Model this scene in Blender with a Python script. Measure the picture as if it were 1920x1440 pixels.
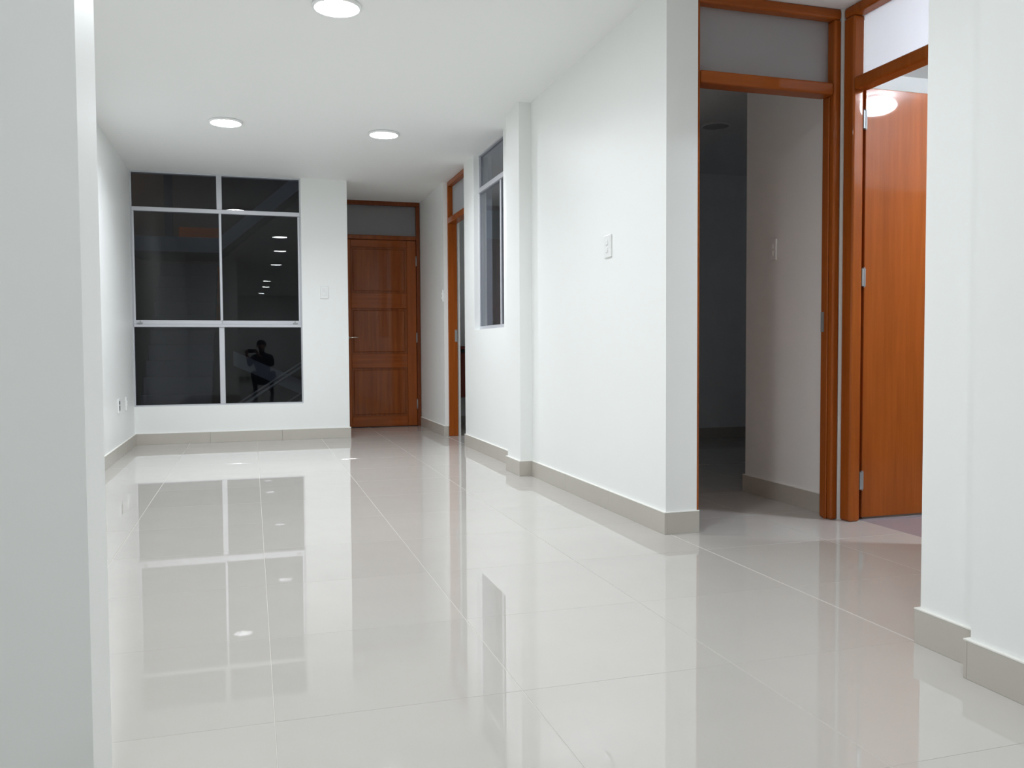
import bpy, bmesh, math, random
from mathutils import Vector, Matrix
random.seed(7)
S = bpy.context.scene
for o in list(bpy.data.objects):
    bpy.data.objects.remove(o)
COL = S.collection

# ------------------------------------------------------------------ camera
F_PX, YAW, PITCH, ROLL, CAM_H = 1606.18, 0.294783, -0.040199, -0.00565, 0.86
fw = Vector((math.sin(YAW)*math.cos(PITCH), math.cos(YAW)*math.cos(PITCH), math.sin(PITCH)))
r0 = Vector((math.cos(YAW), -math.sin(YAW), 0)); u0 = r0.cross(fw)
cr = r0*math.cos(ROLL)+u0*math.sin(ROLL); cu = -r0*math.sin(ROLL)+u0*math.cos(ROLL)
cam_d = bpy.data.cameras.new('camera'); cam = bpy.data.objects.new('camera', cam_d); COL.objects.link(cam)
cam_d.sensor_fit = 'HORIZONTAL'; cam_d.sensor_width = 36; cam_d.lens = 36*F_PX/1920
cam_d.clip_start = 0.02; cam_d.clip_end = 100
cam.matrix_world = Matrix(((cr.x, cu.x, -fw.x, 0), (cr.y, cu.y, -fw.y, 0), (cr.z, cu.z, -fw.z, CAM_H), (0, 0, 0, 1)))
S.camera = cam

# ------------------------------------------------------------------ world, exposure
W = bpy.data.worlds.new('night'); S.world = W; W.use_nodes = True
W.node_tree.nodes['Background'].inputs[0].default_value = (0.34, 0.385, 0.47, 1)
W.node_tree.nodes['Background'].inputs[1].default_value = 0.17
vs = S.view_settings
vs.view_transform = 'Standard'; vs.look = 'None'; vs.gamma = 1; vs.use_curve_mapping = False
vs.exposure = 0.10
S.cycles.max_bounces = 14; S.cycles.diffuse_bounces = 8; S.cycles.transparent_max_bounces = 12
LAMP_E = 92.0         # glow of the panel diffusers
BATH_E = 235.0
LAMP_W = 10.4      # downward beam of each panel, watts

# ------------------------------------------------------------------ materials
def srgb(r, g, b):
    f = lambda c: (c/255/12.92) if c/255 <= 0.04045 else ((c/255+0.055)/1.055)**2.4
    return (f(r), f(g), f(b), 1)

def mat(name, color, rough=0.5, spec=0.5, metal=0.0, noise=0.0, nscale=8, bump=0.0, bscale=200, coat=0.0):
    m = bpy.data.materials.new(name); m.use_nodes = True
    nt = m.node_tree; b = nt.nodes['Principled BSDF']
    b.inputs['Base Color'].default_value = color; b.inputs['Roughness'].default_value = rough
    b.inputs['Specular IOR Level'].default_value = spec; b.inputs['Metallic'].default_value = metal
    if coat:
        b.inputs['Coat Weight'].default_value = coat; b.inputs['Coat Roughness'].default_value = 0.05
    tc = nt.nodes.new('ShaderNodeTexCoord')
    if noise:
        n = nt.nodes.new('ShaderNodeTexNoise'); n.inputs['Scale'].default_value = nscale; n.inputs['Detail'].default_value = 5
        nt.links.new(tc.outputs['Object'], n.inputs['Vector'])
        mr = nt.nodes.new('ShaderNodeMapRange'); mr.inputs['To Min'].default_value = 1-noise; mr.inputs['To Max'].default_value = 1+noise
        nt.links.new(n.outputs['Fac'], mr.inputs['Value'])
        mx = nt.nodes.new('ShaderNodeVectorMath'); mx.operation = 'SCALE'; mx.inputs[0].default_value = color[:3]
        nt.links.new(mr.outputs['Result'], mx.inputs['Scale']); nt.links.new(mx.outputs['Vector'], b.inputs['Base Color'])
    if bump:
        n2 = nt.nodes.new('ShaderNodeTexNoise'); n2.inputs['Scale'].default_value = bscale; n2.inputs['Detail'].default_value = 3
        nt.links.new(tc.outputs['Object'], n2.inputs['Vector'])
        bp = nt.nodes.new('ShaderNodeBump'); bp.inputs['Strength'].default_value = bump; bp.inputs['Distance'].default_value = 0.002
        nt.links.new(n2.outputs['Fac'], bp.inputs['Height']); nt.links.new(bp.outputs['Normal'], b.inputs['Normal'])
    return m

def wood_mat(name, dark, light, rough=0.4, axis='Z', gloss=0.4):
    m = bpy.data.materials.new(name); m.use_nodes = True
    nt = m.node_tree; b = nt.nodes['Principled BSDF']; b.inputs['Roughness'].default_value = rough
    b.inputs['Coat Weight'].default_value = gloss; b.inputs['Coat Roughness'].default_value = 0.035; b.inputs['Specular IOR Level'].default_value = 0.08
    tc = nt.nodes.new('ShaderNodeTexCoord'); mp = nt.nodes.new('ShaderNodeMapping')
    mp.inputs['Scale'].default_value = (34, 34, 1.6) if axis == 'Z' else (1.6, 34, 34)
    nt.links.new(tc.outputs['Object'], mp.inputs['Vector'])
    n = nt.nodes.new('ShaderNodeTexNoise'); n.inputs['Scale'].default_value = 1.0; n.inputs['Detail'].default_value = 6; n.inputs['Roughness'].default_value = 0.62
    nt.links.new(mp.outputs['Vector'], n.inputs['Vector'])
    cr_ = nt.nodes.new('ShaderNodeValToRGB'); e = cr_.color_ramp.elements
    e[0].position = 0.30; e[0].color = dark; e[1].position = 0.72; e[1].color = light
    nt.links.new(n.outputs['Fac'], cr_.inputs['Fac']); nt.links.new(cr_.outputs['Color'], b.inputs['Base Color'])
    return m

def tile_mat(name, color, rough=0.045):
    m = mat(name, color, rough, 0.62)
    nt = m.node_tree; b = nt.nodes['Principled BSDF']
    oi = nt.nodes.new('ShaderNodeObjectInfo'); tc = nt.nodes.new('ShaderNodeTexCoord')
    n = nt.nodes.new('ShaderNodeTexNoise'); n.inputs['Scale'].default_value = 5; n.inputs['Detail'].default_value = 8
    nt.links.new(tc.outputs['Object'], n.inputs['Vector'])
    a = nt.nodes.new('ShaderNodeMapRange'); a.inputs['To Min'].default_value = 0.965; a.inputs['To Max'].default_value = 1.035
    nt.links.new(n.outputs['Fac'], a.inputs['Value'])
    c = nt.nodes.new('ShaderNodeMapRange'); c.inputs['To Min'].default_value = 0.985; c.inputs['To Max'].default_value = 1.015
    nt.links.new(oi.outputs['Random'], c.inputs['Value'])
    mu = nt.nodes.new('ShaderNodeMath'); mu.operation = 'MULTIPLY'
    nt.links.new(a.outputs['Result'], mu.inputs[0]); nt.links.new(c.outputs['Result'], mu.inputs[1])
    mx = nt.nodes.new('ShaderNodeVectorMath'); mx.operation = 'SCALE'; mx.inputs[0].default_value = color[:3]
    nt.links.new(mu.outputs['Value'], mx.inputs['Scale']); nt.links.new(mx.outputs['Vector'], b.inputs['Base Color'])
    return m

def glass_mat(name, tint):
    m = bpy.data.materials.new(name); m.use_nodes = True
    nt = m.node_tree; nt.nodes.remove(nt.nodes['Principled BSDF']); out = nt.nodes['Material Output']
    tr = nt.nodes.new('ShaderNodeBsdfTransparent'); tr.inputs[0].default_value = tint
    gl = nt.nodes.new('ShaderNodeBsdfGlossy'); gl.inputs['Roughness'].default_value = 0.0
    fr = nt.nodes.new('ShaderNodeFresnel'); fr.inputs['IOR'].default_value = 1.5
    ge = nt.nodes.new('ShaderNodeNewGeometry')
    inv = nt.nodes.new('ShaderNodeMath'); inv.operation = 'SUBTRACT'; inv.inputs[0].default_value = 1
    nt.links.new(ge.outputs['Backfacing'], inv.inputs[1])
    mu = nt.nodes.new('ShaderNodeMath'); mu.operation = 'MULTIPLY'
    nt.links.new(fr.outputs[0], mu.inputs[0]); nt.links.new(inv.outputs[0], mu.inputs[1])
    mi = nt.nodes.new('ShaderNodeMixShader')
    nt.links.new(mu.outputs[0], mi.inputs[0]); nt.links.new(tr.outputs[0], mi.inputs[1]); nt.links.new(gl.outputs[0], mi.inputs[2])
    nt.links.new(mi.outputs[0], out.inputs['Surface'])
    return m

def frosted_mat(name):
    m = bpy.data.materials.new(name); m.use_nodes = True
    nt = m.node_tree; nt.nodes.remove(nt.nodes['Principled BSDF']); out = nt.nodes['Material Output']
    tl = nt.nodes.new('ShaderNodeBsdfTranslucent'); tl.inputs[0].default_value = (0.97, 0.98, 1.0, 1)
    df = nt.nodes.new('ShaderNodeBsdfDiffuse'); df.inputs[0].default_value = (0.66, 0.68, 0.71, 1)
    gl = nt.nodes.new('ShaderNodeBsdfGlossy'); gl.inputs['Roughness'].default_value = 0.35
    m1 = nt.nodes.new('ShaderNodeMixShader'); m1.inputs[0].default_value = 0.16
    m2 = nt.nodes.new('ShaderNodeMixShader'); m2.inputs[0].default_value = 0.05
    tc = nt.nodes.new('ShaderNodeTexCoord'); n = nt.nodes.new('ShaderNodeTexNoise'); n.inputs['Scale'].default_value = 160
    bp = nt.nodes.new('ShaderNodeBump'); bp.inputs['Strength'].default_value = 0.35; bp.inputs['Distance'].default_value = 0.003
    nt.links.new(tc.outputs['Object'], n.inputs['Vector']); nt.links.new(n.outputs['Fac'], bp.inputs['Height'])
    nt.links.new(bp.outputs['Normal'], gl.inputs['Normal'])
    nt.links.new(tl.outputs[0], m1.inputs[1]); nt.links.new(df.outputs[0], m1.inputs[2])
    nt.links.new(m1.outputs[0], m2.inputs[1]); nt.links.new(gl.outputs[0], m2.inputs[2])
    tp = nt.nodes.new('ShaderNodeBsdfTransparent'); m3 = nt.nodes.new('ShaderNodeMixShader'); m3.inputs[0].default_value = 0.22
    nt.links.new(m2.outputs[0], m3.inputs[1]); nt.links.new(tp.outputs[0], m3.inputs[2])
    nt.links.new(m3.outputs[0], out.inputs['Surface'])
    return m

def emit_mat(name, color, strength):
    m = bpy.data.materials.new(name); m.use_nodes = True
    b = m.node_tree.nodes['Principled BSDF']; b.inputs['Base Color'].default_value = (0.9, 0.9, 0.9, 1)
    b.inputs['Emission Color'].default_value = color; b.inputs['Emission Strength'].default_value = strength
    return m

M = dict(
    wall=mat('white_wall_paint', (0.86, 0.875, 0.86, 1), 0.42, 0.3, noise=0.012, nscale=1.2, bump=0.05, bscale=140),
    ceil=mat('ceiling_paint', (0.87, 0.88, 0.872, 1), 0.6, 0.25, noise=0.01, nscale=1.0, bump=0.04, bscale=120),
    tile=tile_mat('polished_porcelain', (0.55, 0.525, 0.49, 1), 0.018),
    btile=tile_mat('grey_bath_tile', (0.36, 0.33, 0.36, 1), 0.12),
    addedtile=mat('brown_added_tile', (0.30, 0.24, 0.19, 1), 0.2, 0.4, noise=0.1, nscale=4),  # dark tone for the tiling added to soak up bounced light
    grout=mat('pale_grout', (0.62, 0.595, 0.555, 1), 0.8, 0.2, noise=0.05, nscale=30),
    skirt=tile_mat('skirting_porcelain', (0.50, 0.47, 0.42, 1), 0.3),
    bead=mat('white_grout_bead', (0.84, 0.83, 0.79, 1), 0.7, 0.2, noise=0.03, nscale=40),
    wood=wood_mat('varnished_cedar', (0.27, 0.062, 0.008, 1), (0.37, 0.092, 0.013, 1)),
    woodx=wood_mat('varnished_cedar_rail', (0.27, 0.062, 0.008, 1), (0.37, 0.092, 0.013, 1), axis='X'),
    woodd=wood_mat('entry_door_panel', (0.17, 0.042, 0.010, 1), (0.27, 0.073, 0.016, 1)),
    woodk=wood_mat('shaded_cedar_frame', (0.13, 0.033, 0.010, 1), (0.20, 0.05, 0.014, 1)),  # entry frame: shade under the ceiling put into the wood colour
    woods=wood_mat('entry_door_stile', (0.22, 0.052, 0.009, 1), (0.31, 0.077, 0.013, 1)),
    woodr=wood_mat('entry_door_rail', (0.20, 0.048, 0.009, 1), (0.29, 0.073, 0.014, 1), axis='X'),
    redwood=wood_mat('dark_red_wood', (0.10, 0.016, 0.010, 1), (0.17, 0.03, 0.018, 1)),
    alu=mat('matt_aluminium', (0.60, 0.61, 0.65, 1), 0.4, 0.5, 0.35, noise=0.02, nscale=20),
    steel=mat('brushed_steel', (0.33, 0.34, 0.34, 1), 0.5, 0.4, 0.35, noise=0.03, nscale=60),
    brass=mat('nickel_lever', (0.72, 0.66, 0.55, 1), 0.25, 0.5, 0.9, noise=0.03, nscale=60),
    glass=glass_mat('tinted_window_glass', (0.72, 0.74, 0.78, 1)),
    frost=frosted_mat('frosted_glass'),
    plate=mat('white_plastic', (0.84, 0.85, 0.84, 1), 0.3, 0.5, noise=0.01, nscale=20),
    dark=mat('black_plastic', (0.02, 0.02, 0.022, 1), 0.45, 0.4, noise=0.05, nscale=30),
    rim=mat('lamp_rim', (0.85, 0.86, 0.86, 1), 0.35, 0.5, noise=0.01, nscale=30),
    lamp=emit_mat('lamp_diffuser', (0.930, 0.972, 1.03, 1), LAMP_E),
    blamp=emit_mat('bath_lamp_diffuser', (0.80, 0.89, 1.0, 1), BATH_E),
    lampoff=mat('unlit_diffuser', (0.45, 0.45, 0.46, 1), 0.4, 0.4, noise=0.02, nscale=10),
    conc=mat('stair_concrete', (0.34, 0.36, 0.40, 1), 0.8, 0.2, noise=0.12, nscale=3),
    cdark=mat('dark_concrete', (0.16, 0.16, 0.17, 1), 0.85, 0.2, noise=0.15, nscale=3),
    orange=mat('orange_painted_door', (0.62, 0.17, 0.05, 1), 0.6, 0.3, noise=0.12, nscale=3),
    cloth=mat('dark_cloth', (0.018, 0.015, 0.018, 1), 0.85, 0.2, noise=0.2, nscale=12),
    skin=mat('skin', (0.34, 0.17, 0.11, 1), 0.5, 0.4, noise=0.05, nscale=20),
    hair=mat('black_hair', (0.012, 0.010, 0.010, 1), 0.5, 0.4, noise=0.2, nscale=60),
)

# ------------------------------------------------------------------ mesh helpers
def bm_box(bm, x0, x1, y0, y1, z0, z1, bev=0.0, seg=1):
    vs_ = [bm.verts.new(p) for p in ((x0, y0, z0), (x1, y0, z0), (x1, y1, z0), (x0, y1, z0), (x0, y0, z1), (x1, y0, z1), (x1, y1, z1), (x0, y1, z1))]
    fs = [bm.faces.new([vs_[i] for i in q]) for q in ((0, 3, 2, 1), (4, 5, 6, 7), (0, 1, 5, 4), (1, 2, 6, 5), (2, 3, 7, 6), (3, 0, 4, 7))]
    if bev:
        es = list({e for f in fs for e in f.edges})
        bmesh.ops.bevel(bm, geom=es, offset=bev, segments=seg, affect='EDGES', profile=0.5)

def bm_cyl(bm, p0, p1, r, n=16, r2=None):
    p0, p1 = Vector(p0), Vector(p1); d = (p1-p0).normalized()
    a = d.orthogonal().normalized(); b = d.cross(a); r2 = r if r2 is None else r2
    A = [bm.verts.new(p0+(a*math.cos(t)+b*math.sin(t))*r) for t in [2*math.pi*i/n for i in range(n)]]
    B = [bm.verts.new(p1+(a*math.cos(t)+b*math.sin(t))*r2) for t in [2*math.pi*i/n for i in range(n)]]
    for i in range(n):
        bm.faces.new((A[i], A[(i+1) % n], B[(i+1) % n], B[i]))
    bm.faces.new(A[::-1]); bm.faces.new(B)

def bm_prism(bm, pts, axis, a0, a1):
    """polygon pts (2-D) extruded along axis: 'Y' pts are (x,z); 'X' pts are (y,z); 'Z' pts are (x,y)"""
    def P(p, a):
        return (p[0], a, p[1]) if axis == 'Y' else (a, p[0], p[1]) if axis == 'X' else (p[0], p[1], a)
    A = [bm.verts.new(P(p, a0)) for p in pts]; B = [bm.verts.new(P(p, a1)) for p in pts]
    n = len(pts); bm.faces.new(A[::-1]); bm.faces.new(B)
    for i in range(n):
        bm.faces.new((A[i], A[(i+1) % n], B[(i+1) % n], B[i]))

def bm_lathe(bm, prof, c, n=40):
    rings = []
    for r, z in prof:
        if r < 1e-6:
            rings.append([bm.verts.new((c[0], c[1], c[2]+z))])
        else:
            rings.append([bm.verts.new((c[0]+r*math.cos(2*math.pi*i/n), c[1]+r*math.sin(2*math.pi*i/n), c[2]+z)) for i in range(n)])
    for A, B in zip(rings, rings[1:]):
        for i in range(n):
            q = [A[i % len(A)], A[(i+1) % len(A)], B[(i+1) % len(B)], B[i % len(B)]]
            q = list(dict.fromkeys(q))
            if len(q) >= 3:
                bm.faces.new(q)

def obj(name, bm, m, parent=None, smooth=False):
    bmesh.ops.recalc_face_normals(bm, faces=bm.faces)
    me = bpy.data.meshes.new(name); bm.to_mesh(me); bm.free()
    o = bpy.data.objects.new(name, me); COL.objects.link(o); me.materials.append(M[m] if isinstance(m, str) else m)
    if smooth:
        for p in me.polygons: p.use_smooth = True
    if parent is not None:
        o.parent = parent
        o.matrix_parent_inverse = Matrix.Translation(-Vector(parent_loc(parent)))
    return o

def soft(o):
    for p in o.data.polygons: p.use_smooth = True
    w = o.modifiers.new('weighted_normal', 'WEIGHTED_NORMAL'); w.keep_sharp = False
    return o

def parent_loc(p):
    l = Vector(p.location)
    while p.parent is not None:
        p = p.parent
    return l

def box(name, x0, x1, y0, y1, z0, z1, m, parent=None, bev=0.0, seg=1):
    bm = bmesh.new(); bm_box(bm, x0, x1, y0, y1, z0, z1, bev, seg)
    return obj(name, bm, m, parent)

def boxes(name, lst, m, parent=None, bev=0.0):
    bm = bmesh.new()
    for b in lst: bm_box(bm, *b, bev)
    return obj(name, bm, m, parent)

def empty(name, loc=(0, 0, 0)):
    o = bpy.data.objects.new(name, None); COL.objects.link(o); o.location = loc; o.empty_display_size = 0.1
    return o

def tag(o, label=None, cat=None, group=None, kind=None):
    if label: o['label'] = label
    if cat: o['category'] = cat
    if group: o['group'] = group
    if kind: o['kind'] = kind
    return o

def struct(o, label, cat):
    return tag(o, label, cat, kind='structure')

# ------------------------------------------------------------------ plan (metres)
ZC = 2.515                      # ceiling
XL = -1.04                      # left wall face
XR, XR2, XN = 1.825, 1.838, 1.845   # right wall, right wall beyond the pilaster, near right wall
XT = 1.985                      # back of the right wall
YW = 8.53                       # window wall face
YE = 3.568                      # end face of the right wall
YD = 9.60                       # entry door face
XA = 0.915                      # alcove left side
YB = -9.8                       # back of the hall
XV = 2.83                       # east side of the little vestibule

# ------------------------------------------------------------------ walls
struct(box('wall_left', XL-0.15, XL, YB-0.15, YW+0.15, 0, ZC, 'wall'), 'long plain white wall beside the big window, with two low sockets', 'wall')
struct(box('wall_partition', XL, -0.22, 1.29, 1.445, 0, ZC, 'wall'), 'white stub wall with a shaded face and bright narrow edge', 'wall')
struct(boxes('wall_window', [(XL, 0.475, YW, YW+0.15, 0, 0.352), (0.475, XA, YW, YW+0.15, 0, ZC)], 'wall'), 'white wall below and beside the big dark window', 'wall')
struct(box('wall_alcove', XA-0.15, XA, YW+0.15, YD+0.15, 0, ZC, 'wall'), 'white side wall of the entry door alcove', 'wall')
IW0, IW1, IWZ = 6.25, 7.15, 1.03       # interior window opening
SD0, SD1 = 7.50, 8.36                  # side door opening
struct(boxes('wall_right', [(XR, XT, YE, 5.69, 0, ZC)], 'wall'), 'bright white right wall with one light switch, ending in a free edge', 'wall')
struct(boxes('wall_right_beyond', [(XR2, XT+0.015, 5.69, IW0, 0, ZC), (XR2, XT+0.015, IW0, IW1, 0, IWZ), (XR2, XT+0.015, IW1, SD0, 0, ZC), (XR2, XT+0.015, SD1, YD+0.15, 0, ZC)], 'wall'),
       'white wall between the pilaster and the entry door, with tall narrow window', 'wall')
struct(box('trim_pilaster', 1.738, XR2, 5.535, 5.835, 0, ZC, 'wall'), 'white pilaster standing proud of the right wall', 'pilaster')
struct(boxes('wall_near', [(XN, XN+0.15, 1.62, 2.008, 0, ZC), (XN, XN+0.15, YB-0.15, 1.62, 0, ZC)], 'wall'), 'white near wall on the right beside the stepped skirting', 'wall')
struct(box('trim_pier', 1.770, XN, 1.40, 1.752, 0, ZC, 'wall'), 'white pier projecting from the near right wall', 'pilaster')
struct(box('wall_back', XL, XN, YB-0.15, YB, 0, ZC, 'wall'), 'white end wall of the hall', 'wall')
# vestibule, bedroom, small lit room, side room
struct(box('wall_vestibule', XN+0.15, XV+0.12, 1.858, 2.008, 0, ZC, 'wall'), 'white south wall of the little vestibule', 'wall')
struct(boxes('wall_bath', [(XV, XV+0.12, 2.008, 2.92, 0, ZC), (XV, XV+0.12, 3.645, 4.50, 0, ZC), (XV+0.12, 5.10, 4.38, 4.50, 0, ZC), (4.98, 5.10, 1.60, 4.38, 0, ZC), (XV+0.12, 4.98, 1.60, 1.72, 0, ZC), (XV, XV+0.12, 1.60, 1.858, 0, ZC)], 'wall'),
       'white walls enclosing the small lit room', 'wall')
struct(boxes('wall_bedroom', [(2.95, 5.75, 7.30, 7.45, 0, ZC), (5.60, 5.75, 4.50, 5.05, 0, ZC), (5.60, 5.75, 6.65, 7.30, 0, ZC), (5.60, 5.75, 5.05, 6.65, 0, 0.9), (5.60, 5.75, 5.05, 6.65, 2.3, ZC), (XT+0.015, 2.83, 5.62, 5.72, 0, ZC), (2.83, 2.95, 5.62, 9.75, 0, ZC)], 'wall'),  # unseen east opening added so the night glow brightens the room
       'dim white walls of the unlit bedroom', 'wall')
struct(box('wall_side_room', XT+0.015, 2.83, 9.60, 9.75, 0, ZC, 'wall'), 'dark end wall of the unlit side room', 'wall')
struct(boxes('ceiling', [(XL-0.15, XA-0.15, YB-0.15, YW+0.15, ZC, ZC+0.15), (XA-0.15, 5.75, YB-0.15, YD+0.15, ZC, ZC+0.15)], 'ceil'), 'plain white ceiling with round panel lights', 'ceiling')

struct(boxes('trim_added_bath_tiles', [(XV+0.121, 4.979, 4.372, 4.379, 0, 2.05), (4.972, 4.979, 1.722, 4.371, 0, 2.05), (XV+0.121, 4.971, 1.721, 1.728, 0, 2.05), (XV+0.121, XV+0.128, 3.66, 4.371, 0, 2.05), (XV+0.121, XV+0.128, 1.729, 2.90, 0, 2.05)], 'addedtile'),  # unseen lining added to keep bounced light off the open door
       'unseen brown tiling added to cut the light bounce in the small lit room', 'tiling')

# ------------------------------------------------------------------ floor and tiles
fl = struct(boxes('floor', [(XL-0.15, XA-0.15, YB-0.15, YW+0.15, -0.12, -0.0012), (XA-0.15, 5.75, YB-0.15, YD+0.15, -0.12, -0.0012)], 'grout'),
            'floor of large glossy greige porcelain tiles with pale joints', 'floor')
PT, OX, OY = 0.603, 0.037, 2.030
mesh_cache = {}
def tile_obj(cx, cy, sx, sy, m, key, name='tile', parent=fl, jx=0.0021, jy=0.0009, tilt=0.0002):
    k = (round(sx, 4), round(sy, 4), key)
    if k not in mesh_cache:
        bm = bmesh.new(); bm_box(bm, -sx/2+jx/2, sx/2-jx/2, -sy/2+jy/2, sy/2-jy/2, -0.008, 0.0, 0.0006)
        me = bpy.data.meshes.new(name); bm.to_mesh(me); bm.free(); me.materials.append(M[m]); mesh_cache[k] = me
    o = bpy.data.objects.new(name, mesh_cache[k]); COL.objects.link(o); o.parent = parent
    o.location = (cx, cy, 0.0)
    o.rotation_euler = (random.uniform(-tilt, tilt), random.uniform(-tilt, tilt), 0)
    return o
def tile_region(x0, x1, y0, y1, m='tile', key='t', pt=PT, ox=OX, oy=OY):
    i0, i1 = math.floor((x0-ox)/pt), math.ceil((x1-ox)/pt); j0, j1 = math.floor((y0-oy)/pt), math.ceil((y1-oy)/pt)
    for i in range(i0, i1):
        for j in range(j0, j1):
            a, b = max(x0, ox+i*pt), min(x1, ox+(i+1)*pt); c, d = max(y0, oy+j*pt), min(y1, oy+(j+1)*pt)
            if b-a > 0.03 and d-c > 0.03:
                tile_obj((a+b)/2, (c+d)/2, b-a, d-c, m, key)
tile_region(XL, 1.843, YB, YW)
tile_region(XA, 1.843, YW, YD+0.10)
tile_region(1.843, 2.83, 5.72, YD)
tile_region(1.843, XV+0.06, 2.008, 4.50)
tile_region(1.985, 5.60, 4.50, 5.62)
tile_region(2.95, 5.60, 5.62, 7.30)
tile_region(XV+0.06, 4.98, 1.72, 4.38, 'btile', 'b', 0.45, XV+0.06, 1.72)

# ------------------------------------------------------------------ skirting
SH, ST = 0.100, 0.012
def baseboard(name, label, runs):
    """runs: (axis, fixed face coordinate, outward sign, from, to)"""
    root = struct(empty(name, (0, 0, 0)), label, 'skirting')
    bead = bmesh.new()
    for ax, face, sg, a, b in runs:
        lo, hi = sorted((face, face+sg*ST)); L = b-a; n = max(1, round(L/PT))
        for k in range(n):
            p, q = a+L*k/n, a+L*(k+1)/n; g = 0.0006 if n > 1 else 0.0
            if ax == 'Y': box('skirting_tile', lo, hi, p+g, q-g, 0.0, SH, 'skirt', root, 0.001)
            else: box('skirting_tile', p+g, q-g, lo, hi, 0.0, SH, 'skirt', root, 0.001)
        lo2, hi2 = sorted((face, face+sg*(ST+0.0006)))
        if ax == 'Y': bm_box(bead, lo2, hi2, a, b, SH, SH+0.0035)
        else: bm_box(bead, a, b, lo2, hi2, SH, SH+0.0035)
    obj('grout_bead', bead, 'bead', root)
    return root
baseboard('baseboard_left', 'greige tile skirting along the long left wall', [('Y', XL, 1, 1.457, YW-ST)])
baseboard('baseboard_window', 'greige tile skirting under the big window', [('X', YW, -1, XL, XA+ST), ('Y', XA, 1, YW, YD)])
baseboard('baseboard_right', 'greige tile skirting of the bright right wall, turning its free corner', [('Y', XR, -1, YE-ST, 5.535-ST), ('X', YE, -1, XR, XT+0.008)])
baseboard('baseboard_pilaster', 'greige tile skirting stepping round the pilaster', [('X', 5.535, -1, 1.738-ST, XR), ('Y', 1.738, -1, 5.535, 5.835+ST), ('X', 5.835, 1, 1.738, XR2-ST)])
baseboard('baseboard_middle', 'greige tile skirting under the tall narrow window', [('Y', XR2, -1, 5.835+ST, SD0)])
baseboard('baseboard_alcove', 'greige tile skirting between the side doorway and entry door', [('Y', XR2, -1, SD1-ST, YD-0.02), ('X', SD1, -1, XR2, XR2+0.035)])
baseboard('baseboard_near', 'greige tile skirting of the near right wall, with a step', [('Y', XN, -1, 1.752+ST, 2.008+ST), ('X', 2.008, 1, XN, XV), ('X', 1.752, 1, 1.770-ST, XN-ST), ('Y', 1.770, -1, 1.40, 1.752)])
baseboard('baseboard_partition', 'greige tile skirting round the stub wall', [('X', 1.29, -1, XL, -0.22+ST), ('Y', -0.22, 1, 1.29, 1.445), ('X', 1.445, 1, XL+ST, -0.22+ST)])
baseboard('baseboard_hall', 'greige tile skirting of the hall behind', [('Y', XL, 1, YB, 1.29-ST), ('Y', XN, -1, YB, 1.40), ('X', YB, 1, XL+ST, XN-ST)])
baseboard('baseboard_bedroom', 'greige tile skirting in the unlit bedroom', [('Y', XV, -1, 3.737, 4.50+ST), ('X', 4.50, 1, XV, 5.60), ('X', 7.30, -1, 2.95, 5.60), ('Y', 5.60, -1, 4.50+ST, 7.30-ST)])
baseboard('baseboard_side_room', 'greige tile skirting in the unlit side room', [('X', 9.60, -1, 2.0, 2.83), ('Y', 2.0, 1, SD1+0.06, 9.588)])

# ------------------------------------------------------------------ big window
WX0, WX1, WZ0, WZ1 = XL, 0.475, 0.352, ZC
GY = YW+0.045
w1 = struct(empty('window_1', (-0.28, GY, WZ0)), 'big dark six-pane window with matt aluminium bars', 'window')
XM = -0.267
def wbar(name, x0, x1, z0, z1, y0=GY-0.022, y1=GY+0.022, m='alu'):
    return box(name, x0, x1, y0, y1, z0, z1, m, w1, 0.002)
wbar('sill_bar', WX0, WX1, WZ0, WZ0+0.012, GY-0.04)
wbar('head_bar', WX0, WX1, WZ1-0.012, WZ1)
wbar('side_bar', WX0, WX0+0.012, WZ0+0.012, WZ1-0.012)
wbar('side_bar', WX1-0.012, WX1, WZ0+0.012, WZ1-0.012)
wbar('transom_bar', WX0+0.012, WX1-0.012, 2.150, 2.188, GY-0.032)
wbar('transom_bar', WX0+0.012, WX1-0.012, 1.086, 1.112, GY-0.040)
wbar('sash_rail', WX0+0.03, XM+0.006, 1.112, 1.150, GY-0.034, GY-0.014)
wbar('sash_rail', XM+0.008, WX1-0.03, 1.112, 1.150, GY-0.010, GY+0.010)
wbar('mullion', XM-0.024, XM+0.024, 2.188, WZ1-0.012)
wbar('mullion', XM-0.022, XM+0.026, WZ0+0.012, 1.086)
wbar('sash_stile', XM-0.006, XM+0.016, 1.150, 2.150, GY-0.034, GY-0.014)
wbar('sash_stile', XM-0.010, XM+0.012, 1.112, 2.150, GY-0.010, GY+0.010)
wbar('sash_stile', WX0+0.012, WX0+0.030, 1.112, 2.150, GY-0.034, GY-0.014)
wbar('sash_stile', WX1-0.030, WX1-0.012, 1.112, 2.150, GY-0.010, GY+0.010)
def pane(x0, x1, z0, z1, y):
    return box('pane', x0, x1, y-0.003, y+0.003, z0, z1, 'glass', w1)
pane(WX0+0.012, XM-0.024, 2.188, WZ1-0.012, GY); pane(XM+0.024, WX1-0.012, 2.188, WZ1-0.012, GY)
pane(WX0+0.030, XM-0.006, 1.150, 2.150, GY-0.024); pane(XM+0.012, WX1-0.030, 1.150, 2.150, GY)
pane(WX0+0.012, XM-0.022, WZ0+0.012, 1.086, GY); pane(XM+0.026, WX1-0.012, WZ0+0.012, 1.086, GY)
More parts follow.
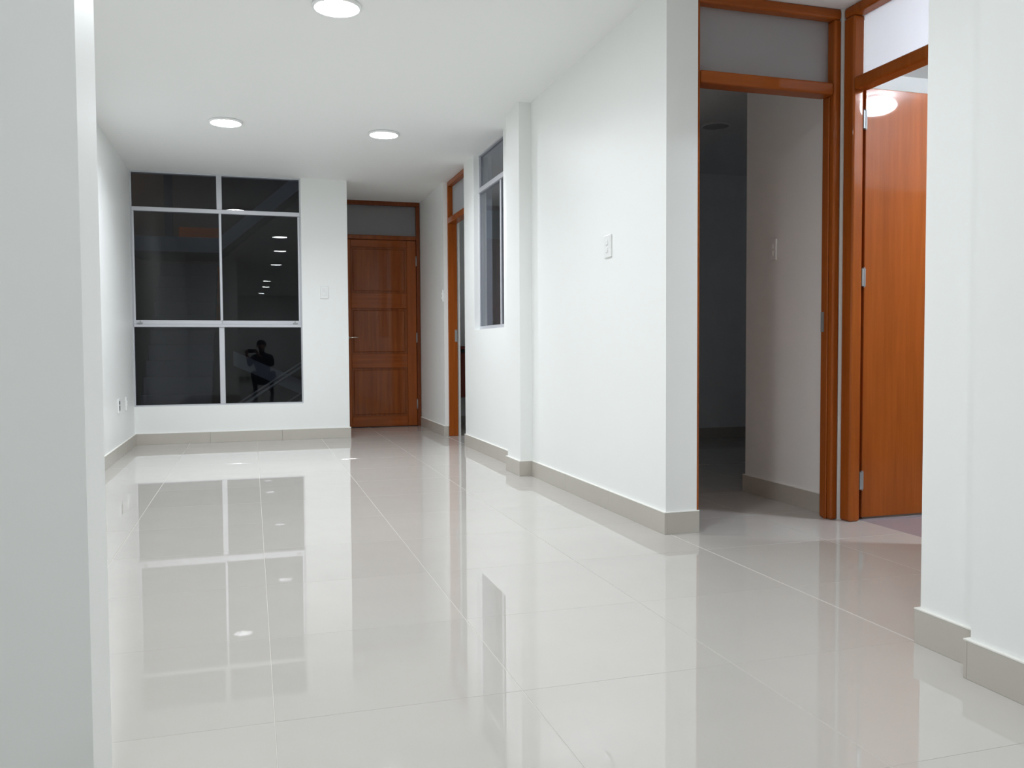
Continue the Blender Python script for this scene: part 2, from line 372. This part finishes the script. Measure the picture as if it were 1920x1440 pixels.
for lx, s in ((WX0+0.065, 1), (WX1-0.065, -1)):
    bm = bmesh.new(); bm_box(bm, lx-0.022, lx+0.022, GY-0.046, GY-0.034, 1.114, 1.128, 0.002)
    bm_prism(bm, [(lx-0.004*s, 1.126), (lx+0.010*s, 1.126), (lx+0.004*s, 1.146), (lx-0.002*s, 1.146)], 'Y', GY-0.045, GY-0.037)
    obj('latch', bm, 'steel', w1)

# ------------------------------------------------------------------ tall narrow interior window
w2 = struct(empty('window_2', (1.90, 6.7, IWZ)), 'tall narrow sliding window between pilaster and side doorway', 'window')
GX = 1.905
def vbar(name, y0, y1, z0, z1, x0=GX-0.022, x1=GX+0.022, m='alu'):
    return box(name, x0, x1, y0, y1, z0, z1, m, w2, 0.002)
vbar('sill_bar', IW0, IW1, IWZ, IWZ+0.030)
vbar('head_bar', IW0, IW1, ZC-0.010, ZC)
vbar('side_bar', IW1-0.010, IW1, IWZ+0.030, ZC-0.010); vbar('side_bar', IW0, IW0+0.014, IWZ+0.030, ZC-0.010)
vbar('transom_bar', IW0+0.014, IW1-0.010, 2.192, 2.212, GX-0.030); vbar('transom_bar', IW0+0.014, IW1-0.010, 2.214, 2.238)
vbar('sash_stile', 6.490, 6.520, IWZ+0.030, 2.192, GX-0.018, GX+0.002)
def vpane(y0, y1, z0, z1, x):
    return box('pane', x-0.003, x+0.003, y0, y1, z0, z1, 'glass', w2)
vpane(IW0+0.014, IW1-0.010, 2.238, ZC-0.010, GX)
vpane(IW0+0.014, 6.490, IWZ+0.030, 2.192, GX-0.008); vpane(6.520, IW1-0.010, IWZ+0.030, 2.192, GX-0.008)

# ------------------------------------------------------------------ doors
def hinge(parent, x, y, z, h=0.09):
    bm = bmesh.new(); bm_cyl(bm, (x, y, z-h/2), (x, y, z+h/2), 0.007, 12)
    bm_cyl(bm, (x, y, z+h/2), (x, y, z+h/2+0.006), 0.005, 10); bm_cyl(bm, (x, y, z-h/2-0.006), (x, y, z-h/2), 0.005, 10)
    return bm

# door 1: panelled entry door
d1 = struct(empty('door_1', (1.37, YD, 0)), 'dark panelled wooden entry door with a transom pane, at the end of the alcove', 'door')
DX0, DX1 = XA+0.003, XR2-0.003
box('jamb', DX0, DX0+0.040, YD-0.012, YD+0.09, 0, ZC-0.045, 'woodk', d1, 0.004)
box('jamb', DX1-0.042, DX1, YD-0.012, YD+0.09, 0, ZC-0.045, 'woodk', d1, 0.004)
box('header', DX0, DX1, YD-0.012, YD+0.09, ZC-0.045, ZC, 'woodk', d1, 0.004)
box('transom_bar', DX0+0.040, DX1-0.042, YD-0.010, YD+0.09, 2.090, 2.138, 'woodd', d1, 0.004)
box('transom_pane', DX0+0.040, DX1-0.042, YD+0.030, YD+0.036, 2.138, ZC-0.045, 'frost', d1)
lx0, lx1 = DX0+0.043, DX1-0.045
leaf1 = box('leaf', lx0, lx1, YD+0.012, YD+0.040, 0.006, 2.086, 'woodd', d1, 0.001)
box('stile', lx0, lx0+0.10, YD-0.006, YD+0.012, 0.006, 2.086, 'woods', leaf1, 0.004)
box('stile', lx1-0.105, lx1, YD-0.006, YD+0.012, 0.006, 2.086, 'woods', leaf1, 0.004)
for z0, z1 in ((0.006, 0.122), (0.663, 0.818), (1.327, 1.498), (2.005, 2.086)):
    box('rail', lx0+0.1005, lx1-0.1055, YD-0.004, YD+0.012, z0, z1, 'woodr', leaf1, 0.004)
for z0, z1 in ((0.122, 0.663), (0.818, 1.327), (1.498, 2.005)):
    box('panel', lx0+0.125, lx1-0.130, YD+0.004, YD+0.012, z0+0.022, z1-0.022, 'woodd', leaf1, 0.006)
bm = bmesh.new(); hx = lx0+0.055
bm_cyl(bm, (hx, YD-0.006, 1.0), (hx, YD-0.014, 1.0), 0.026, 20); bm_cyl(bm, (hx, YD-0.012, 1.0), (hx, YD-0.050, 1.0), 0.009, 12)
bm_cyl(bm, (hx-0.008, YD-0.046, 1.0), (hx+0.115, YD-0.046, 1.004), 0.009, 12, 0.007)
obj('handle', bm, 'brass', leaf1, True)
for z in (0.25, 1.0, 1.86):
    obj('hinge', hinge(d1, lx1+0.001, YD-0.010, z, 0.10), 'steel', d1, True)

# door 2: side doorway on the right wall (frame only in view)
d2 = struct(empty('door_2', (1.93, 7.93, 0)), 'narrow wooden doorway with transom pane beside the tall narrow window', 'door')
FX0, FX1 = 1.876, 1.966
box('jamb', FX0, FX1, SD1-0.032, SD1, 0, ZC-0.045, 'wood', d2, 0.004)
box('jamb', FX0, FX1, SD0, SD0+0.032, 0, ZC-0.045, 'wood', d2, 0.004)
box('header', FX0, FX1, SD0, SD1, ZC-0.045, ZC, 'wood', d2, 0.004)
box('transom_bar', FX0, FX1, SD0+0.032, SD1-0.032, 2.105, 2.160, 'wood', d2, 0.004)
box('transom_pane', 1.925, 1.931, SD0+0.032, SD1-0.032, 2.160, ZC-0.045, 'frost', d2)
box('strike_plate', 1.938, 1.962, SD1-0.034, SD1-0.0318, 0.94, 1.06, 'steel', d2)

# door 3: doorway to the unlit bedroom
d3 = struct(empty('door_3', (2.4, 3.65, 0)), 'open wooden doorway with grey transom pane into the unlit bedroom', 'door')
BX0, BX1, BY0, BY1 = XT+0.001, 2.793, 3.604, 3.700
box('jamb', BX0, BX0+0.032, BY0, BY1, 0, ZC-0.050, 'wood', d3, 0.005)
bm = bmesh.new(); bm_box(bm, BX1-0.040, BX1, BY0, BY1, 0, ZC-0.050, 0.012, 4); soft(obj('jamb', bm, 'wood', d3))
box('stop', BX1-0.048, BX1-0.040, BY0+0.030, BY1-0.040, 0, 2.096, 'wood', d3, 0.003)
bm = bmesh.new(); bm_box(bm, BX0, BX1, BY0, BY1, ZC-0.050, ZC, 0.012, 4); soft(obj('header', bm, 'woodx', d3))
bm = bmesh.new(); bm_box(bm, BX0+0.032, BX1-0.040, BY0, BY1, 2.098, 2.158, 0.012, 4); soft(obj('transom_bar', bm, 'woodx', d3))
box('transom_pane', BX0+0.032, BX1-0.040, 3.655, 3.661, 2.158, ZC-0.050, 'frost', d3)
box('strike_plate', BX1-0.0425, BX1-0.0398, 3.668, 3.692, 0.94, 1.04, 'steel', d3)
leaf3 = box('leaf', BX0+0.004, BX0+0.042, 3.740, 4.478, 0.008, 2.092, 'wood', d3, 0.002)
bm = bmesh.new(); bm_cyl(bm, (BX0+0.042, 4.42, 1.0), (BX0+0.090, 4.42, 1.0), 0.010, 12); bm_cyl(bm, (BX0+0.085, 4.425, 1.0), (BX0+0.085, 4.31, 1.0), 0.009, 12)
obj('handle', bm, 'steel', leaf3, True)
# slim plaster corner between the two door frames
struct(boxes('trim_corner', [(2.794, XV-0.001, 3.607, 3.737, 0, ZC), (XV-0.001, XV+0.119, 3.607, 3.644, 0, ZC)], 'wall'), 'thin cream plaster corner between two wooden door frames', 'trim')

# door 4: open door to the small lit room
d4 = struct(empty('door_4', (2.87, 3.25, 0)), 'orange-brown wooden door standing open into the bright lit room, with glowing transom pane', 'door')
EX0, EX1, EY0, EY1 = 2.803, 2.866, 2.920, 3.604
bm = bmesh.new(); bm_box(bm, EX0, EX1, EY1-0.076, EY1, 0, ZC-0.050, 0.012, 4); soft(obj('jamb', bm, 'wood', d4))
bm = bmesh.new(); bm_box(bm, EX0, EX1+0.05, EY0, EY0+0.045, 0, ZC-0.050, 0.012, 4); soft(obj('jamb', bm, 'wood', d4))
bm = bmesh.new(); bm_box(bm, EX0, EX1+0.05, EY0, EY1, ZC-0.050, ZC, 0.012, 4); soft(obj('header', bm, 'wood', d4))
bm = bmesh.new(); bm_box(bm, EX0, EX1+0.02, EY0+0.045, EY1-0.076, 2.105, 2.165, 0.012, 4); soft(obj('transom_bar', bm, 'wood', d4))
box('transom_pane', 2.862, 2.868, EY0+0.045, EY1-0.076, 2.165, ZC-0.050, 'frost', d4)
box('rebate', EX1, 2.940, 3.6045, 3.6066, 0, 2.165, 'wood', d4)
leaf4 = box('leaf', 2.906, 3.530, 3.566, 3.604, 0.010, 2.135, 'wood', d4, 0.003)
for z in (0.20, 1.205, 1.972):
    h = hinge(d4, 2.889, 3.545, z, 0.085)
    bm_box(h, 2.8665, 2.870, 3.530, 3.590, z-0.0425, z+0.0425); bm_box(h, 2.866, 2.889, 3.540, 3.543, z-0.0425, z+0.0425); bm_box(h, 2.889, 2.909, 3.557, 3.562, z-0.0425, z+0.0425); bm_box(h, 2.886, 2.890, 3.543, 3.562, z-0.0425, z+0.0425)
    obj('hinge', h, 'steel', d4, False)
bm = bmesh.new(); bm_cyl(bm, (3.47, 3.566, 1.0), (3.47, 3.520, 1.0), 0.010, 12); bm_cyl(bm, (3.475, 3.53, 1.0), (3.36, 3.53, 1.0), 0.009, 12)
obj('handle', bm, 'steel', leaf4, True)

# ------------------------------------------------------------------ ceiling lights
def lamp(x, y, label, m='lamp', r=0.108, group=None, name='ceiling_light', watts=LAMP_W):
    t = empty(name, (x, y, ZC)); tag(t, label, 'ceiling light', group)
    bm = bmesh.new(); bm_lathe(bm, [(r, 0), (r+0.010, -0.002), (r+0.010, -0.012), (r+0.004, -0.017), (r-0.004, -0.017), (r-0.004, -0.010), (r-0.006, 0)], (x, y, ZC), 48)
    obj('rim', bm, 'rim', t, True)
    bm = bmesh.new(); bm_lathe(bm, [(r-0.005, -0.012), (r*0.6, -0.0155), (0, -0.017)], (x, y, ZC), 48)
    obj('diffuser', bm, m, t, True)
    if m != 'lampoff':
        ld = bpy.data.lights.new('beam', 'AREA'); ld.shape = 'DISK'; ld.size = 2*(r-0.008); ld.spread = math.radians(150)
        ld.energy = watts; ld.color = (0.930, 0.972, 1.03)
        lo = bpy.data.objects.new('beam', ld); COL.objects.link(lo); lo.parent = t; lo.location = (0, 0, -0.019)
    return t
lamp(-0.15, 6.57, 'round white panel light on the ceiling in front of the big window')
lamp(0.995, 6.61, 'round white panel light on the ceiling in front of the entry door alcove')
lamp(0.42, 4.24, 'round white panel light on the ceiling beside the bright right wall')
G = 'panel lights of the hall'
lamp(0.48, 2.45, 'round panel light next in the row after the one beside the bright right wall', group=G, watts=9.5)
lamp(0.48, 0.10, 'round panel light in the ceiling row, above the crouching person', group=G, watts=5.5)
for x, y, lb in ((0.38, -3.9, 'round panel light down the hall, first of the three behind the crouching person'),
                 (0.37, -5.85, 'round panel light down the hall, middle one of the three behind the crouching person'),
                 (0.30, -8.4, 'round panel light closest to the end wall of the hall')):
    lamp(x, y, lb, group='panel lights at the far end of the hall', watts=7.0)
gl_ = empty('dome_light', (3.97, 2.36, ZC)); tag(gl_, 'bright white dome light in the small lit room behind the open door', 'ceiling light')
bm = bmesh.new(); bm_lathe(bm, [(0, 0), (0.055, 0), (0.055, -0.014), (0.050, -0.020), (0, -0.020)], (3.97, 2.36, ZC), 32); obj('base', bm, 'rim', gl_, True)
bm = bmesh.new(); bm_lathe(bm, [(0.125*math.sin(a), -0.068+0.052*math.cos(a)) for a in [math.pi*k/20 for k in range(21)]], (3.97, 2.36, ZC), 36); obj('shade', bm, 'blamp', gl_, True)
lamp(3.32, 5.70, 'unlit round panel light on the bedroom ceiling', 'lampoff', 0.10)

# ------------------------------------------------------------------ switches and sockets
def plate(name, label, cat, c, nrm, w, h, inserts):
    """c: centre on the wall, nrm: wall normal axis sign e.g. ('X',-1); inserts: list of (du, dz, w, h, kind)"""
    t = empty(name, c); tag(t, label, cat)
    ax, sg = nrm
    def slab(bm, du, dz, w_, h_, d0, d1, bev):
        if ax == 'X':
            x0, x1 = sorted((c[0]+sg*d0, c[0]+sg*d1)); bm_box(bm, x0, x1, c[1]+du-w_/2, c[1]+du+w_/2, c[2]+dz-h_/2, c[2]+dz+h_/2, bev, 2)
        else:
            y0, y1 = sorted((c[1]+sg*d0, c[1]+sg*d1)); bm_box(bm, c[0]+du-w_/2, c[0]+du+w_/2, y0, y1, c[2]+dz-h_/2, c[2]+dz+h_/2, bev, 2)
    bm = bmesh.new(); slab(bm, 0, 0, w, h, 0.0, 0.010, 0.004); p = obj('plate', bm, 'plate', t)
    for du, dz, w_, h_, kind in inserts:
        bm = bmesh.new()
        if kind == 'rocker':
            slab(bm, du, dz, w_, h_, 0.0095, 0.014, 0.002); obj('rocker', bm, 'plate', t)
        else:
            slab(bm, du, dz, w_, h_, 0.0095, 0.0115, 0.0005); obj('socket_insert', bm, 'dark', t)
    return t
two = [(0, 0.020, 0.030, 0.028, 'rocker'), (0, -0.020, 0.030, 0.028, 'rocker')]
plate('light_switch', 'white light switch on the bright right wall', 'switch', (XR, 4.228, 1.405), ('X', -1), 0.090, 0.120, two)
plate('light_switch', 'white light switch on the wall between big window and entry alcove', 'switch', (0.687, YW, 1.425), ('Y', -1), 0.078, 0.120, two)
plate('light_switch', 'white light switch in the alcove beside the side doorway', 'switch', (XR2, 8.43, 1.40), ('X', -1), 0.078, 0.120, two)
plate('light_switch', 'dim light switch on the bedroom wall seen through the open doorway', 'switch', (XV, 4.225, 1.413), ('X', -1), 0.075, 0.120, two)
plate('wall_socket', 'white wall socket with two dark inserts low on the left wall', 'socket', (XL, 7.56, 0.42), ('X', 1), 0.105, 0.115, [(0, 0.026, 0.040, 0.028, 'hole'), (0, -0.018, 0.040, 0.040, 'hole')])
plate('wall_plate', 'plain white blank plate low on the left wall near the window', 'socket', (XL, 7.99, 0.415), ('X', 1), 0.075, 0.115, [(0, 0, 0.03, 0.05, 'rocker')])

# ------------------------------------------------------------------ side room: dark red cabinet
t = empty('cabinet', (2.42, 9.33, 0)); tag(t, 'dark red wooden cabinet in the unlit side room', 'cabinet')
box('body', 2.03, 2.80, 9.10, 9.56, 0.34, 0.83, 'redwood', t, 0.004)
box('top', 2.015, 2.815, 9.06, 9.575, 0.865, 0.90, 'redwood', t, 0.004)
box('neck', 2.05, 2.78, 9.14, 9.55, 0.83, 0.865, 'dark', t)
for sx in (2.05, 2.76):
    for sy in (9.12, 9.52):
        box('leg', sx-0.02, sx+0.02, sy-0.02, sy+0.02, 0, 0.34, 'dark', t, 0.003)
box('door_front', 2.035, 2.412, 9.085, 9.10, 0.35, 0.82, 'redwood', t, 0.003); box('door_front', 2.418, 2.795, 9.085, 9.10, 0.35, 0.82, 'redwood', t, 0.003)

# ------------------------------------------------------------------ stairwell outside the big window
tag(boxes('courtyard', [(-2.6, XA-0.16, YW+0.151, 14.2, -0.15, -0.02), (XA-0.16, 3.2, YD+0.16, 14.2, -0.15, -0.02)], 'cdark'), 'dark ground of the stair court outside', 'ground', kind='structure')
tag(boxes('wall_court', [(-2.6, 3.2, 14.0, 14.2, -0.02, 6.0), (-2.6, -2.4, YW+0.2, 14.0, -0.02, 6.0), (3.0, 3.2, YD+0.2, 14.0, -0.02, 6.0)], 'cdark'), 'dark walls round the outside stair court', 'wall', kind='structure')
st = empty('outside_stair', (-0.6, 12.3, -0.02)); tag(st, 'dim concrete stair with landing and rising flight seen through the big window', 'staircase')
RISE, RUN, LY, LZ = 0.178, 0.255, 12.30, 2.19
for k in range(12):
    zt = LZ-0.01-RISE*(k+1)+RISE*0.0; y1 = LY-RUN*k; y0 = y1-RUN
    if zt < 0.05: break
    box('step', -1.12, -0.42, y0-0.02, y1, max(-0.02, zt-0.20), zt, 'cdark', st, 0.004)
box('landing', -1.52, -0.40, LY, 13.6, LZ, LZ+0.20, 'conc', st, 0.004)
sl = 0.842; xe = 2.6
bm = bmesh.new(); bm_prism(bm, [(-0.40, LZ), (xe, LZ+sl*(xe+0.40)), (xe, LZ+sl*(xe+0.40)+0.30), (-0.40, LZ+0.30-0.10)], 'Y', LY, LY+0.95); obj('flight', bm, 'conc', st)
bm = bmesh.new(); bm_prism(bm, [(-0.22, 0.86), (1.7, -0.02), (1.3, -0.02), (-0.22, 0.68)], 'Y', 11.3, 11.45); obj('low_parapet', bm, 'conc', st)
box('post', -1.08, -0.98, 12.32, 12.45, LZ+0.2, 4.4, 'cdark', st, 0.005)
od = empty('orange_door', (-0.8, 13.9, 2.39)); tag(od, 'orange door on the stair landing, seen dimly through the big window', 'door')
box('leaf', -1.02, -0.42, 13.93, 13.98, 2.40, 2.74, 'orange', od, 0.004); box('lower_leaf', -1.02, -0.42, 13.93, 13.98, 1.3, 2.15, 'orange', od, 0.004)
hr = empty('handrail', (0.4, 10.0, -0.02)); tag(hr, 'slanting twin metal handrail outside the lower right window pane', 'handrail')
def slope(z): return [(-0.55, z-0.26), (0.95, z+0.72)]
for z, r in ((0.225, 0.016), (0.275, 0.011)):
    a, b = slope(z); bm = bmesh.new(); bm_cyl(bm, (a[0], 10.0, a[1]), (b[0], 10.0, b[1]), r, 12); obj('rail', bm, 'steel', hr, True)
for z, r in ((0.06, 0.008), (-0.02, 0.008)):
    bm = bmesh.new(); bm_cyl(bm, (0.15, 10.0, z+0.07), (1.15, 10.0, z+0.72), r, 12); obj('rail', bm, 'steel', hr, True)
bm = bmesh.new(); bm_cyl(bm, (1.1, 10.0, -0.02), (1.1, 10.0, 1.0), 0.018, 12); obj('post', bm, 'steel', hr, True)

# unseen lamp added on the court's side wall to brighten the orange door
bl = empty('fill_lamp', (-2.4, 13.0, 3.7)); tag(bl, 'unseen warm lamp added in the stair court to brighten the orange door', 'lamp')
bm = bmesh.new(); bm_box(bm, -2.398, -2.35, 12.92, 13.08, 3.65, 3.75, 0.01); obj('base', bm, 'plate', bl)
bm = bmesh.new(); bm_box(bm, -2.35, -2.29, 12.94, 13.06, 3.66, 3.74, 0.015, 3); obj('fill_globe', bm, emit_mat('warm_fill_globe', (1.0, 0.72, 0.42, 1), 6.0), bl)
pl = bpy.data.lights.new('fill_bulb', 'POINT'); pl.energy = 9.0; pl.color = (1.0, 0.70, 0.42); pl.shadow_soft_size = 0.05
po = bpy.data.objects.new('fill_bulb', pl); COL.objects.link(po); po.parent = bl; po.location = (0.18, 0, 0)

# ------------------------------------------------------------------ the photographer, mirrored in the window
def skin_mesh(name, verts, edges, root, sub=2):
    me = bpy.data.meshes.new(name); me.from_pydata([v[0] for v in verts], edges, [])
    o = bpy.data.objects.new(name, me); COL.objects.link(o)
    o.modifiers.new('skin', 'SKIN'); sl_ = me.skin_vertices[0].data
    for i, v in enumerate(verts):
        r = v[1]; sl_[i].radius = r if isinstance(r, tuple) else (r, r); sl_[i].use_root = (i == root)
    o.modifiers['skin'].use_smooth_shade = True
    m_ = o.modifiers.new('sub', 'SUBSURF'); m_.levels = sub; m_.render_levels = sub
    dg = bpy.context.evaluated_depsgraph_get(); dg.update()
    out = bpy.data.meshes.new_from_object(o.evaluated_get(dg)); bpy.data.objects.remove(o)
    for p in out.polygons: p.use_smooth = True
    return out
V, Ed = [], []
def v(p, r, link=None):
    V.append((p, r)); i = len(V)-1
    if link is not None: Ed.append((link, i))
    return i
pel = v((0.205, -0.66, 0.30), 0.125)
sp = v((0.205, -0.62, 0.48), 0.115, pel); ch = v((0.20, -0.55, 0.66), 0.135, sp); nb = v((0.197, -0.49, 0.80), 0.062, ch)
nk = v((0.193, -0.455, 0.865), 0.050, nb); jw = v((0.19, -0.425, 0.915), 0.066, nk); hd = v((0.187, -0.435, 0.975), 0.086, jw); ht = v((0.186, -0.45, 1.025), 0.062, hd)
for sg in (-1, 1):
    sh = v((0.20+sg*0.165, -0.515, 0.745), 0.062, ch)
    el = v((0.175+sg*0.215, -0.315, 0.585), 0.045, sh)
    wr = v((0.015+sg*0.105, -0.145, 0.800), 0.027, el)
    pa = v((0.0+sg*0.100, -0.116, 0.838), (0.030, 0.018), wr)
    for k in range(4):      # fingers curl round the back edge of the phone
        z = 0.886-0.019*k; ln = (0.9, 1.0, 0.95, 0.8)[k]
        a = v((sg*0.097, -0.074, z-0.004), 0.0085, pa); b = v((sg*(0.094-0.006*ln), -0.046, z), 0.0080, a); v((sg*(0.094-0.034*ln), -0.040, z+0.002), 0.0068, b)
    a = v((sg*0.084, -0.112, 0.866), 0.0100, pa); b = v((sg*0.070, -0.096, 0.880), 0.0090, a); v((sg*0.060, -0.087, 0.890), 0.0076, b)
for sg in (-1, 1):
    hp = v((0.205+sg*0.095, -0.63, 0.27), 0.092, pel)
    kn = v((0.215+sg*0.185, -0.265, 0.455), 0.062, hp)
    an = v((0.215+sg*0.150, -0.470, 0.095), 0.042, kn)
    fm = v((0.215+sg*0.165, -0.390, 0.045), 0.042, an); v((0.215+sg*0.175, -0.285, 0.032), 0.030, fm)
bme = skin_mesh('body', V, Ed, pel)
per = empty('person', (0.205, -0.45, 0)); tag(per, 'person in dark clothes crouching and taking the photo, mirrored in the lower right window pane', 'person')
bo = bpy.data.objects.new('body', bme); COL.objects.link(bo); bo.parent = per; bo.matrix_parent_inverse = Matrix.Translation((-0.205, 0.45, 0))
for mm in ('cloth', 'skin', 'dark'): bme.materials.append(M[mm])
zmin = min(q.co.z for q in bme.vertices)
for q in bme.vertices: q.co.z -= zmin
for p in bme.polygons:
    c = p.center
    p.material_index = 1 if (c.z > 0.86-zmin and c.y < -0.30) or (c.y > -0.165 and c.z > 0.7) else (2 if c.z < 0.09 else 0)
bm = bmesh.new(); bmesh.ops.create_uvsphere(bm, u_segments=20, v_segments=12, radius=1)
for q in bm.verts:
    q.co = Vector((0.186+q.co.x*0.092, -0.462+q.co.y*0.098, 1.005-zmin+q.co.z*0.078))
obj('hair', bm, 'hair', per, True)
for sg in (-1, 1):
    bm = bmesh.new(); bmesh.ops.create_uvsphere(bm, u_segments=10, v_segments=8, radius=1)
    for q in bm.verts: q.co = Vector((0.187+sg*0.032+q.co.x*0.012, -0.352+q.co.y*0.008, 0.972-zmin+q.co.z*0.009))
    obj('eye', bm, 'dark', per, True)
    bm = bmesh.new(); bmesh.ops.create_uvsphere(bm, u_segments=10, v_segments=8, radius=1)
    for q in bm.verts: q.co = Vector((0.187+sg*0.086+q.co.x*0.010, -0.435+q.co.y*0.020, 0.962-zmin+q.co.z*0.030))
    obj('ear', bm, 'skin', per, True)
bm = bmesh.new(); bm_cyl(bm, (0.187, -0.352, 0.972-zmin), (0.187, -0.328, 0.940-zmin), 0.008, 10, 0.014); obj('nose', bm, 'skin', per, True)
bm = bmesh.new(); bm_box(bm, 0.165, 0.209, -0.362, -0.352, 0.912-zmin, 0.922-zmin, 0.004, 2); obj('mouth', bm, mat('lips', (0.22, 0.08, 0.07, 1), 0.5, noise=0.05), per, True)
ph = empty('phone', (0, -0.062, 0.825)); tag(ph, 'dark phone held in both hands of the crouching person', 'phone')
bm = bmesh.new(); bm_box(bm, -0.078, 0.078, -0.070, -0.060, 0.823, 0.897, 0.004, 2); obj('case', bm, 'dark', ph)
box('screen', -0.070, 0.070, -0.0712, -0.0700, 0.829, 0.891, emit_mat('phone_screen', (0.7, 0.75, 0.8, 1), 0.25), ph)
bm = bmesh.new(); bm_cyl(bm, (0.0, -0.060, 0.86), (0.0, -0.0585, 0.86), 0.006, 14); obj('lens', bm, 'dark', ph)
